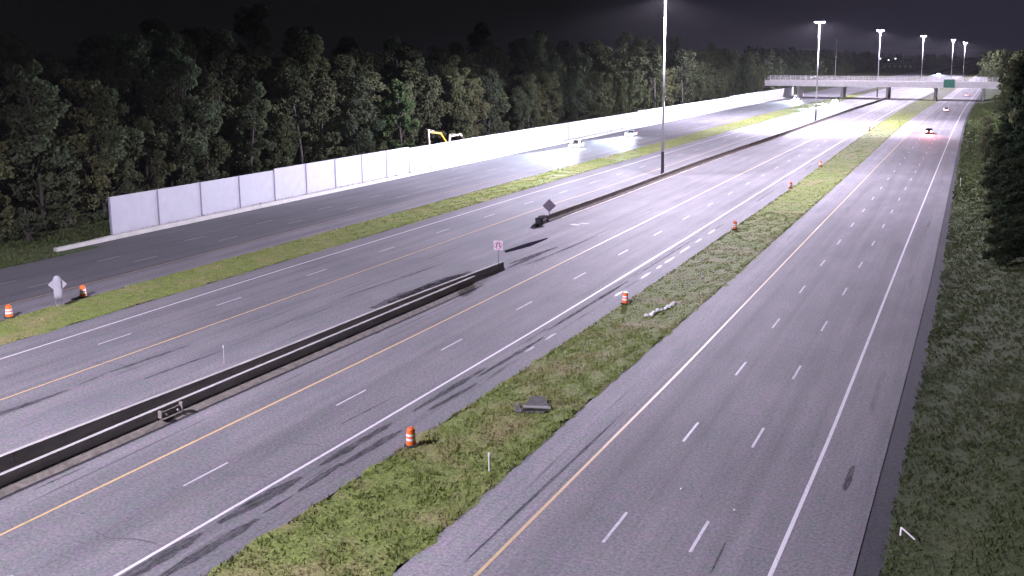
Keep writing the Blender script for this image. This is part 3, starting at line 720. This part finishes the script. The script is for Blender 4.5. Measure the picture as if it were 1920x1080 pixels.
# rubble and litter in the median
rnd = random.Random(5)
def rock(x, y, z, s, label, group, seed, mat):
    rr = random.Random(seed); b = MB(); vs = []
    for i, (zz, rad) in enumerate(((0, .8), (.35, 1.0), (.75, .7), (1.0, .25))):
        vs.append([(s * rad * math.cos(a) * rr.uniform(.7, 1.2), s * rad * .8 * math.sin(a) * rr.uniform(.7, 1.2), s * zz * rr.uniform(.8, 1.1)) for a in np.linspace(0, 2 * PI, 8)[:-1]])
    b.loft(vs); o = b.build('rock', mat); o.location = (x, y, z); o.rotation_euler = (0, 0, rr.uniform(0, 6)); return tag(o, label, 'rock', group)
for k in range(20):
    f = k / 19.0
    rock(-23.75 + .9 * f + rnd.gauss(0, .12), 73.2 + 4.6 * f + rnd.gauss(0, .15), -.05, rnd.uniform(.12, .27), 'white broken rock in the bright rubble pile on the wide median', 'white rubble in the wide median', k, M['white'])
for k in range(10):
    f = k / 9.0
    rock(-23.6 + rnd.gauss(0, .2), 85 + 5.0 * f, -.05, rnd.uniform(.08, .18), 'small pale stone in the sparse row of stones beyond the rubble pile', 'pale stones beyond the rubble', 50 + k, M['concl'])
for (x, y, s, lab) in ((-12.2, 43.3, .09, 'white scrap of litter on the right-hand road, left lane'), (-9.3, 42.2, .06, 'tiny white speck of litter between the near lane dashes'),):
    o = rock(x, y, .005, s, lab, None, int(y * 10), M['white']); o.name = 'litter'; o['category'] = 'litter'

# ------------------------------------------------------------------ vehicles (nose towards -y)
def make_car(paint, lights, tail, name='car', h=1.48, beam=250000.0, brake=0.0):
    t = empty(name, (0, 0, 0)); L = 4.7; Wd = 0.92
    def sec(y, w, z0, z1, round_=.12):
        return [(-w, y, z0 + .05), (-w, y, z1 - round_), (-w + round_, y, z1), (w - round_, y, z1), (w, y, z1 - round_), (w, y, z0 + .05), (w - .08, y, z0), (-w + .08, y, z0)]
    b = MB(); b.loft([sec(-2.35, .70, .32, .62), sec(-2.25, .84, .24, .72), sec(-1.7, Wd, .2, .84), sec(-1.0, Wd, .2, .93), sec(0, Wd, .2, .95), sec(1.3, Wd, .2, .98), sec(2.0, .9, .22, .98), sec(2.3, .82, .30, .90), sec(2.36, .72, .36, .80)])
    body = b.build('body', paint, t, bevel=.03, smooth=False)
    def cab(y, w, z): return [(-w, y, z), (w, y, z)]
    b = MB(); b.loft([[(-.80, -.95, .92), (.80, -.95, .92), (.83, 1.75, .95), (-.83, 1.75, .95)], [(-.64, -.2, h - .05), (.64, -.2, h - .05), (.66, 1.05, h - .04), (-.66, 1.05, h - .04)]]); b.build('window_glass', M['glass'], t)
    b = MB(); b.loft([[(-.65, -.22, h - .06), (.65, -.22, h - .06), (.67, 1.08, h - .05), (-.67, 1.08, h - .05)], [(-.58, -.1, h), (.58, -.1, h), (.6, .95, h), (-.6, .95, h)]]); b.build('roof', paint, t)
    b = MB()
    for sx in (-1, 1):
        b.bar((sx * .81, -.95, .93), (sx * .655, -.2, h - .04), .07, .05); b.bar((sx * .84, .42, .95), (sx * .665, .42, h - .04), .09, .05); b.bar((sx * .84, 1.75, .95), (sx * .67, 1.05, h - .04), .12, .06)
    b.build('pillar', paint, t)
    for sx in (-1, 1):
        for wy in (-1.45, 1.42):
            b = MB(); b.tube([(sx * .74, wy, .33), (sx * .94, wy, .33)], .33, 18); w = b.build('wheel', M['rubber'], t)
            b = MB(); b.tube([(sx * .93, wy, .33), (sx * .955, wy, .33)], .20, 12); b.build('rim', M['steel'], w)
        b = MB(); b.box((sx * .62, -2.32, .64), (.40, .14, .20)); b.build('headlight', M['headglow'] if lights else M['glass'], t, bevel=.02)
        b = MB(); b.box((sx * .64, 2.34, .76), (.32, .09, .16)); b.build('taillight', tail, t, bevel=.02)
        b = MB(); b.box((sx * 1.0, -.75, 1.0), (.18, .12, .13)); b.build('mirror', paint, t, bevel=.02)
    if brake:
        for sx in (-1, 1):
            ld = bpy.data.lights.new('brake_glow', 'SPOT'); ld.energy = brake; ld.color = (1.0, .12, .10)
            ld.spot_size = math.radians(110); ld.spot_blend = .9; ld.shadow_soft_size = .1
            lo = bpy.data.objects.new('brake_glow', ld); COL.objects.link(lo); lo.parent = t; lo.location = (sx * .6, 2.45, .78)
            lo.rotation_euler = (math.radians(90 - 12), 0, 0)
    if lights:
        for sx in (-1, 1):
            ld = bpy.data.lights.new('headlight_beam', 'SPOT'); ld.energy = beam; ld.color = (.66, .78, 1.0)
            ld.spot_size = math.radians(52); ld.spot_blend = 1.0; ld.shadow_soft_size = .08
            lo = bpy.data.objects.new('headlight_beam', ld); COL.objects.link(lo); lo.parent = t; lo.location = (sx * .6, -2.45, .66)
            lo.rotation_euler = (math.radians(90 - 3.5), 0, PI)
    return t
def put(c, x, y, rz, label, cat='car', group=None):
    c.location = (x, y, .005); c.rotation_euler = (0, 0, rz); tag(c, label, cat, group)
G1 = 'cars coming towards the camera on the left-hand roads'; G2 = 'cars driving away on the right-hand road'
put(make_car(M['cary'], True, M['tailglow'], h=1.75, beam=350000), -83.7, 203, .02, 'pale yellowish car beside the white wall, lighting the road ahead of it', 'car', G1)
put(make_car(M['cars'], True, M['tailglow']), -82.3, 237, .0, 'car with glaring headlights just behind the pale yellowish car', 'car', G1)
put(make_car(M['cars'], True, M['tailglow']), -76.6, 452, -.05, 'distant car with headlights at the end of the white wall', 'car', G1)
put(make_car(M['carw'], True, M['tailglow'], beam=1000000), -55.6, 405, -.05, 'car with the brightest headlights, on the lanes before the overpass', 'car', G1)
put(make_car(M['cars'], True, M['tailglow'], beam=600000), -57.6, 440, -.05, 'car close behind the one with the brightest headlights', 'car', G1)
put(make_car(M['cars'], True, M['tailglow']), -38.0, 1050, -.02, 'far car whose headlights shine above the overpass railing', 'car', G1)
put(make_car(M['card'], False, M['brakeglow'], brake=7000), -11.5, 276, PI, 'car with glowing red brake lights on the right-hand road', 'car', G2)
put(make_car(M['carw'], False, M['tailglow']), -10.6, 386, PI, 'white car between the braking car and the overpass', 'car', G2)
put(make_car(M['carw'], False, M['tailglow']), -5.3, 525, PI, 'pale car just beyond the overpass on the right-hand road', 'car', G2)
# vehicles in G2 drive away: turn them round so the tail faces the camera
for o in COL.objects:
    if o.get('group') == G2: o.rotation_euler = (0, 0, PI) 

# ------------------------------------------------------------------ excavators behind the wall (pointing to -y)
def excavator(x, y, paint, label, elbow, tipjoint, sticklow, k=1.0):
    t = empty('excavator', (x, y, 0.3), 0, label, 'excavator')
    for sx in (-1, 1):
        b = MB(); b.prism([(-1.9, .15), (-1.6, 0), (1.6, 0), (1.9, .15), (1.9, .7), (1.6, .85), (-1.6, .85), (-1.9, .7)], 'x', sx * 1.1 - .28, sx * 1.1 + .28); b.build('track', M['rubber'], t, bevel=.04)
    b = MB(); b.tube([(0, 0, .6), (0, 0, 1.05)], .7, 16); b.build('turntable', M['steeld'], t)
    b = MB(); b.prism([(-1.3, 1.05), (1.9, 1.05), (2.0, 1.4), (1.9, 2.0), (0.3, 2.1), (-1.3, 1.6)], 'x', -1.2, 1.2); b.build('body', paint, t, bevel=.05)
    b = MB(); b.prism([(-1.35, 1.4), (.2, 1.4), (.2, 2.75), (-.95, 2.75), (-1.3, 2.1)], 'x', .25, 1.15); cab = b.build('cab', paint, t, bevel=.03)
    b = MB(); b.prism([(-1.38, 1.75), (-1.0, 2.65), (.1, 2.65), (.1, 1.75)], 'x', .22, 1.18); b.build('window', M['glass'], cab)
    def rel(p): return (p[0] - x, p[1] - y, p[2] - .3)
    foot = (-.25, -1.1, 1.5); e = rel(elbow); tj = rel(tipjoint); sl = rel(sticklow)
    b = MB(); b.bar(foot, e, .34, .42); b.bar(e, tj, .30, .36); b.tube([(e[0] - .2, e[1], e[2]), (e[0] + .2, e[1], e[2])], .24, 12); b.build('boom', paint, t, bevel=.03)
    b = MB(); top = (tj[0], tj[1] - .25, tj[2] + .45); b.bar(top, sl, .26, .40); b.tube([(tj[0] - .2, tj[1], tj[2]), (tj[0] + .2, tj[1], tj[2])], .2, 12); b.build('stick', M['cream'], t, bevel=.03)
    b = MB(); mid = tuple(.5 * (e[i] + tj[i]) for i in range(3)); b.tube([(mid[0], mid[1], mid[2] + .35), (top[0], top[1] + .1, top[2])], .07, 8); b.tube([(0, -1.4, 1.7), tuple(.4 * foot[i] + .6 * e[i] - (0.3 if i == 2 else 0) for i in range(3))], .08, 8); b.build('cylinder', M['steel'], t)
    b = MB(); b.prism([(sl[1] - .1, sl[2] + .1), (sl[1] + .7, sl[2] - .1), (sl[1] + .9, sl[2] - .7), (sl[1] + .4, sl[2] - 1.0), (sl[1] - .15, sl[2] - .7)], 'x', sl[0] - .5, sl[0] + .5); b.build('bucket', M['steeld'], t)
    return t
excavator(-97.8, 171.5, M['yellow'], 'larger yellow excavator whose folded arm rises above the white wall', (-98, 166.3, 5.55), (-98, 161.9, 6.15), (-98, 162.1, 2.4))
excavator(-101.9, 186.5, M['cream'], 'smaller pale excavator arm just showing above the wall, right of the yellow one', (-102, 181.4, 4.05), (-102, 177.3, 4.0), (-102, 176.6, 2.0))
o = rock(-97, 154.3, 3.55, .35, 'small pale cap showing above the step in the white wall', None, 9, M['cream']); o.name = 'light_fixture'
bpy.data.objects.remove(o)

# ------------------------------------------------------------------ trees
def leaf_cloud(centres, radii, per, size, rr, flat=1.0, up=0.0):
    C = np.repeat(centres, per, axis=0); R = np.repeat(radii, per, axis=0); N = len(C)
    d = rr.normal(size=(N, 3)); d /= np.linalg.norm(d, axis=1)[:, None]
    rad = R * (rr.uniform(0.35, 1.0, N) ** 0.5)
    P = C + d * rad[:, None] * np.array([1, 1, flat])
    n = d * 0.6 + rr.normal(size=(N, 3)); n[:, 2] += up; n /= np.linalg.norm(n, axis=1)[:, None]
    t = np.cross(n, rr.normal(size=(N, 3))); t /= np.linalg.norm(t, axis=1)[:, None]; bt = np.cross(n, t)
    s = size * rr.uniform(.6, 1.4, N)[:, None]
    q = np.stack([P - t * s * .5, P - bt * s * .28, P + t * s * .5, P + bt * s * .28], 1)
    return q.reshape(-1, 3)

def decid_mesh(seed, H, R, low=0.12, nb=46, per=130, size=.55):
    rr = np.random.default_rng(seed); cen = []; rad = []
    lean = rr.normal(0, .5, 2)
    for k in range(nb):
        u = rr.uniform(0, 1) ** 0.85; z = H * (low + (0.93 - low) * u)
        prof = math.sin(PI * min(1, (u * .82 + .14))) ** .6
        a = rr.uniform(0, 2 * PI); r = R * prof * rr.uniform(.35, 1.0)
        cen.append((r * math.cos(a) + lean[0] * u, r * math.sin(a) + lean[1] * u, z)); rad.append(R * rr.uniform(.20, .40))
    cen = np.array(cen); rad = np.array(rad)
    me = fast_mesh('crown', leaf_cloud(cen, rad, per, size, rr, .8), 4)
    b = MB(); top = H * .9
    pts = [(0, 0, -.5), (.1, .05, H * .25), (lean[0] * .4, lean[1] * .4, H * .55), (lean[0], lean[1], top)]
    b.tube(pts, [.34, .26, .17, .05], 9)
    order = rr.permutation(nb)[:16]
    for i in order:
        c = cen[i]; z0 = max(H * .12, c[2] - R * .7); f = z0 / H
        b.tube([(lean[0] * f, lean[1] * f, z0), tuple((np.array([lean[0] * f, lean[1] * f, z0]) + c) / 2 + np.array([0, 0, .3])), tuple(c)], [.12, .08, .03], 6)
    return me, b
def conifer_mesh(seed, H, R):
    rr = np.random.default_rng(seed); cen = []; rad = []
    z = H * .06
    b = MB(); b.tube([(0, 0, -.5), (0, 0, H * .5), (0, 0, H)], [.32, .2, .03], 9)
    while z < H * .98:
        f = 1 - z / H; r = R * (f ** .8); n = max(4, int(9 * f + 4)); a0 = rr.uniform(0, 6)
        for k in range(n):
            a = a0 + 2 * PI * k / n + rr.normal(0, .2); L = r * rr.uniform(.7, 1.1); droop = L * rr.uniform(.15, .35)
            m = max(2, int(L / .55))
            for j in range(1, m + 1):
                g = j / m; cen.append((L * g * math.cos(a), L * g * math.sin(a), z - droop * g * g + .1)); rad.append(.22 + .38 * (1 - abs(g - .5)))
            b.tube([(0, 0, z), (L * .95 * math.cos(a), L * .95 * math.sin(a), z - droop)], [.06, .015], 5)
        z += H * .028 + .1
    me = fast_mesh('crown', leaf_cloud(np.array(cen), np.array(rad), 40, .36, rr, .5, .3), 4)
    return me, b

def tree_proto(name, mesh_trunk, leafmat):
    me, b = mesh_trunk
    t = bpy.data.objects.new(name, None); COL.objects.link(t)
    tr = b.build('trunk', M['bark'], t, smooth=True)
    c = link_mesh('crown', me, leafmat, t)
    return t
D = [tree_proto('leafy_tree', decid_mesh(11, 20, 4.2), M['leafA']), tree_proto('leafy_tree', decid_mesh(12, 17, 3.8), M['leafB']),
     tree_proto('leafy_tree', decid_mesh(13, 22, 3.6), M['leafA']), tree_proto('leafy_tree', decid_mesh(14, 14, 3.4, .04), M['leafB']),
     tree_proto('leafy_tree', decid_mesh(15, 19, 4.6), M['leafA'])]
GREEN = tree_proto('leafy_tree', decid_mesh(16, 13, 2.6, .05), M['leafC'])
SHR = tree_proto('shrub', decid_mesh(17, 3.6, 1.7, .0, 22, 90, .30), M['leafB'])
SHR2 = tree_proto('shrub', decid_mesh(18, 2.6, 1.9, .0, 22, 90, .26), M['leafA'])
CON = [tree_proto('conifer_tree', conifer_mesh(21, 24, 5.4), M['needle']), tree_proto('conifer_tree', conifer_mesh(22, 18, 4.4), M['needle'])]
usedp = set()
def plant(p, x, y, z, s, rz, label, cat, group):
    o = p if p.name not in usedp else copy_tree(p)
    usedp.add(p.name); usedp.add(o.name)
    o.location = (x, y, z); o.scale = (s, s, s * random.uniform(.92, 1.1)); o.rotation_euler = (0, 0, rz)
    return tag(o, label, cat, group)
random.seed(3)
def woods_label(y, row):
    seg = ('left of the white wall' if y < 80 else 'behind the near third of the white wall' if y < 150 else 'behind the excavators' if y < 185 else 'behind the wall where cars pass' if y < 260 else 'behind the far third of the wall' if y < 400 else 'beside the wall end and bridge')
    return ('front-row tree of the dark woods ', 'second-row tree of the dark woods ', 'back-row tree of the dark woods ', 'back-row tree of the dark woods ')[row] + seg
for row, (dx, step) in enumerate(((-11, 6.2), (-19, 8.0), (-30, 10.0), (-46, 13.0))):
    y = 18 + row * 3
    while y < 470:
        s = random.uniform(.86, 1.08) * (1.0, 1.10, 1.25, 1.4)[row]
        if row == 0 and random.random() < .25: s *= .75
        p = random.choice(D)
        yy = y + random.uniform(-1.5, 1.5); xx = float(WALL(yy)) + dx + random.uniform(-2.0, 2.0) - (3.0 if 145 < yy < 192 and row == 0 else 0)
        lab = woods_label(yy, row)
        plant(p, xx, yy, .5, s, random.uniform(0, 6), lab, 'tree', lab.replace('tree of', 'trees of'))
        y += step * random.uniform(.8, 1.25) * (1 + max(0, y - 200) / 500)
plant(GREEN, -98.0, 151.5, .4, 1.25, 0, 'slender green tree, greener than its neighbours, behind the wall, left of the excavators', 'tree', None)
for k in range(16):
    y = 24 + k * 6.5 + random.uniform(-2, 2)
    plant(random.choice((SHR, SHR2)), -98.2 - random.uniform(0, 2.5), y, .2, random.uniform(.8, 1.4), random.uniform(0, 6), 'low bush at the foot of the woods behind the white wall' if y > 80 else 'low bush at the foot of the woods left of the white wall', 'bush', 'bushes behind the white wall' if y > 80 else 'bushes left of the white wall')
# right side
CON_MORE = [(1, 5.6, 158, 1.05, 'slim dark conifer standing before the leafy row on the right'), (0, 6.9, 118, .8, 'short dark conifer squeezed between the two larger ones on the right'), (1, 8.0, 146, 1.2, 'tall dark conifer at the start of the leafy row on the right')]
CONL = ['dark conifer with drooping boughs reaching furthest over the right verge', 'dark conifer behind the furthest reaching conifer on the right']
plant(CON[0], 6.9, 104, .9, 1.0, .4, CONL[0], 'conifer', None)
plant(CON[1], 6.8, 128, .9, 1.1, 1.4, CONL[1], 'conifer', None)
plant(CON[1], 9.5, 84, 1.0, .9, 2.0, 'dark conifer at the right picture edge, nearest of the conifers', 'conifer', None)
for (ci, x, y, sc, lab) in CON_MORE: plant(CON[ci], x, y, .9, sc, x, lab, 'conifer', None)
for k, (x, y, s) in enumerate(((8.2, 150, .9), (7.6, 178, .85), (8.4, 205, .95), (7.8, 235, .9), (8.6, 268, 1.0), (8.4, 300, .9), (9.6, 335, 1.0), (10.4, 372, .95), (11.0, 410, 1.0), (12, 445, 1.0), (14, 500, 1.0), (16, 560, 1.0), (18, 640, 1.0), (14, 120, 1.0), (16, 160, 1.0), (15, 220, 1.1), (17, 290, 1.1))):
    plant(random.choice(D), x, y, .8, s, random.uniform(0, 6), 'leafy tree in the row along the right side of the road', 'tree', 'leafy trees along the right side')
plant(GREEN, 5.4, 190, .6, .8, 1, 'brighter green tree among the dark trees at the right', 'tree', None)
for k in range(22):
    y = 104 + k * 11.0 + random.uniform(-3, 3)
    x = (2.9 if y < 75 else 3.6 if y < 110 else 2.6 if y < 160 else 2.3) + random.uniform(-.5, 1.2)
    near = y < 120
    plant(SHR, x, y, .25, random.uniform(.45, .85), random.uniform(0, 6), 'low bush on the near part of the right verge beneath the trees' if near else 'low bush on the far part of the right verge below the leafy trees', 'bush', 'bushes on the near right verge' if near else 'bushes on the far right verge')

# distant woods past the bridge: one mass on the horizon
def far_woods(name, label, spots, seed):
    rr = np.random.default_rng(seed); cen = []; rad = []
    for (xa, ya, xb, yb, n, h) in spots:
        for k in range(n):
            f = rr.uniform(); x = xa + (xb - xa) * f + rr.normal(0, 5); y = ya + (yb - ya) * f + rr.normal(0, 5); H = h * rr.uniform(.8, 1.15)
            for q in range(9):
                u = rr.uniform(.05, 1); cen.append((x + rr.normal(0, 2.2), y + rr.normal(0, 2.2), H * u)); rad.append(3.2 * rr.uniform(.7, 1.2) * (1.15 - .5 * u))
    me = fast_mesh(name, leaf_cloud(np.array(cen), np.array(rad), 42, 1.6, rr, .9), 4)
    return tag(link_mesh(name, me, M['leafA']), label, 'woods', kind='stuff')
far_woods('distant_woods', 'dark distant woods along the horizon left of the lamp masts', [(-103, 500, -118, 900, 70, 20), (-125, 480, -140, 800, 60, 22), (-118, 900, -150, 1500, 60, 20)], 31)
far_woods('distant_woods', 'dark line of distant trees on the horizon behind the lamp masts', [(-150, 1600, -30, 1900, 90, 17), (-330, 1600, -150, 1650, 80, 19)], 32)
far_woods('distant_woods', 'distant woods at the right beyond the bridge', [(24, 560, 8, 1200, 90, 20), (8, 1200, 10, 1900, 60, 18)], 33)
for p in D + CON + [GREEN, SHR, SHR2]:
    if p.name not in usedp:
        for c in list(p.children): bpy.data.objects.remove(c)
        bpy.data.objects.remove(p)

# ------------------------------------------------------------------ thin night haze that glows round the lamps
b = MB(); b.box((-500, 2800, 20.5), (6300, 6800, 43.1)); hz = b.build('haze', None); hz['kind'] = 'stuff'; hz['label'] = 'thin night haze glowing around the lamps over the highway'
hm = bpy.data.materials.new('night_haze'); hm.use_nodes = True; hn = hm.node_tree; hn.nodes.clear()
ho = hn.nodes.new('ShaderNodeOutputMaterial'); hv = hn.nodes.new('ShaderNodeVolumePrincipled')
hv.inputs['Density'].default_value = 0.000020; hv.inputs['Color'].default_value = (.92, .92, .95, 1); hv.inputs['Anisotropy'].default_value = 0.0
hn.links.new(hv.outputs[0], ho.inputs['Volume']); hz.data.materials.append(hm)
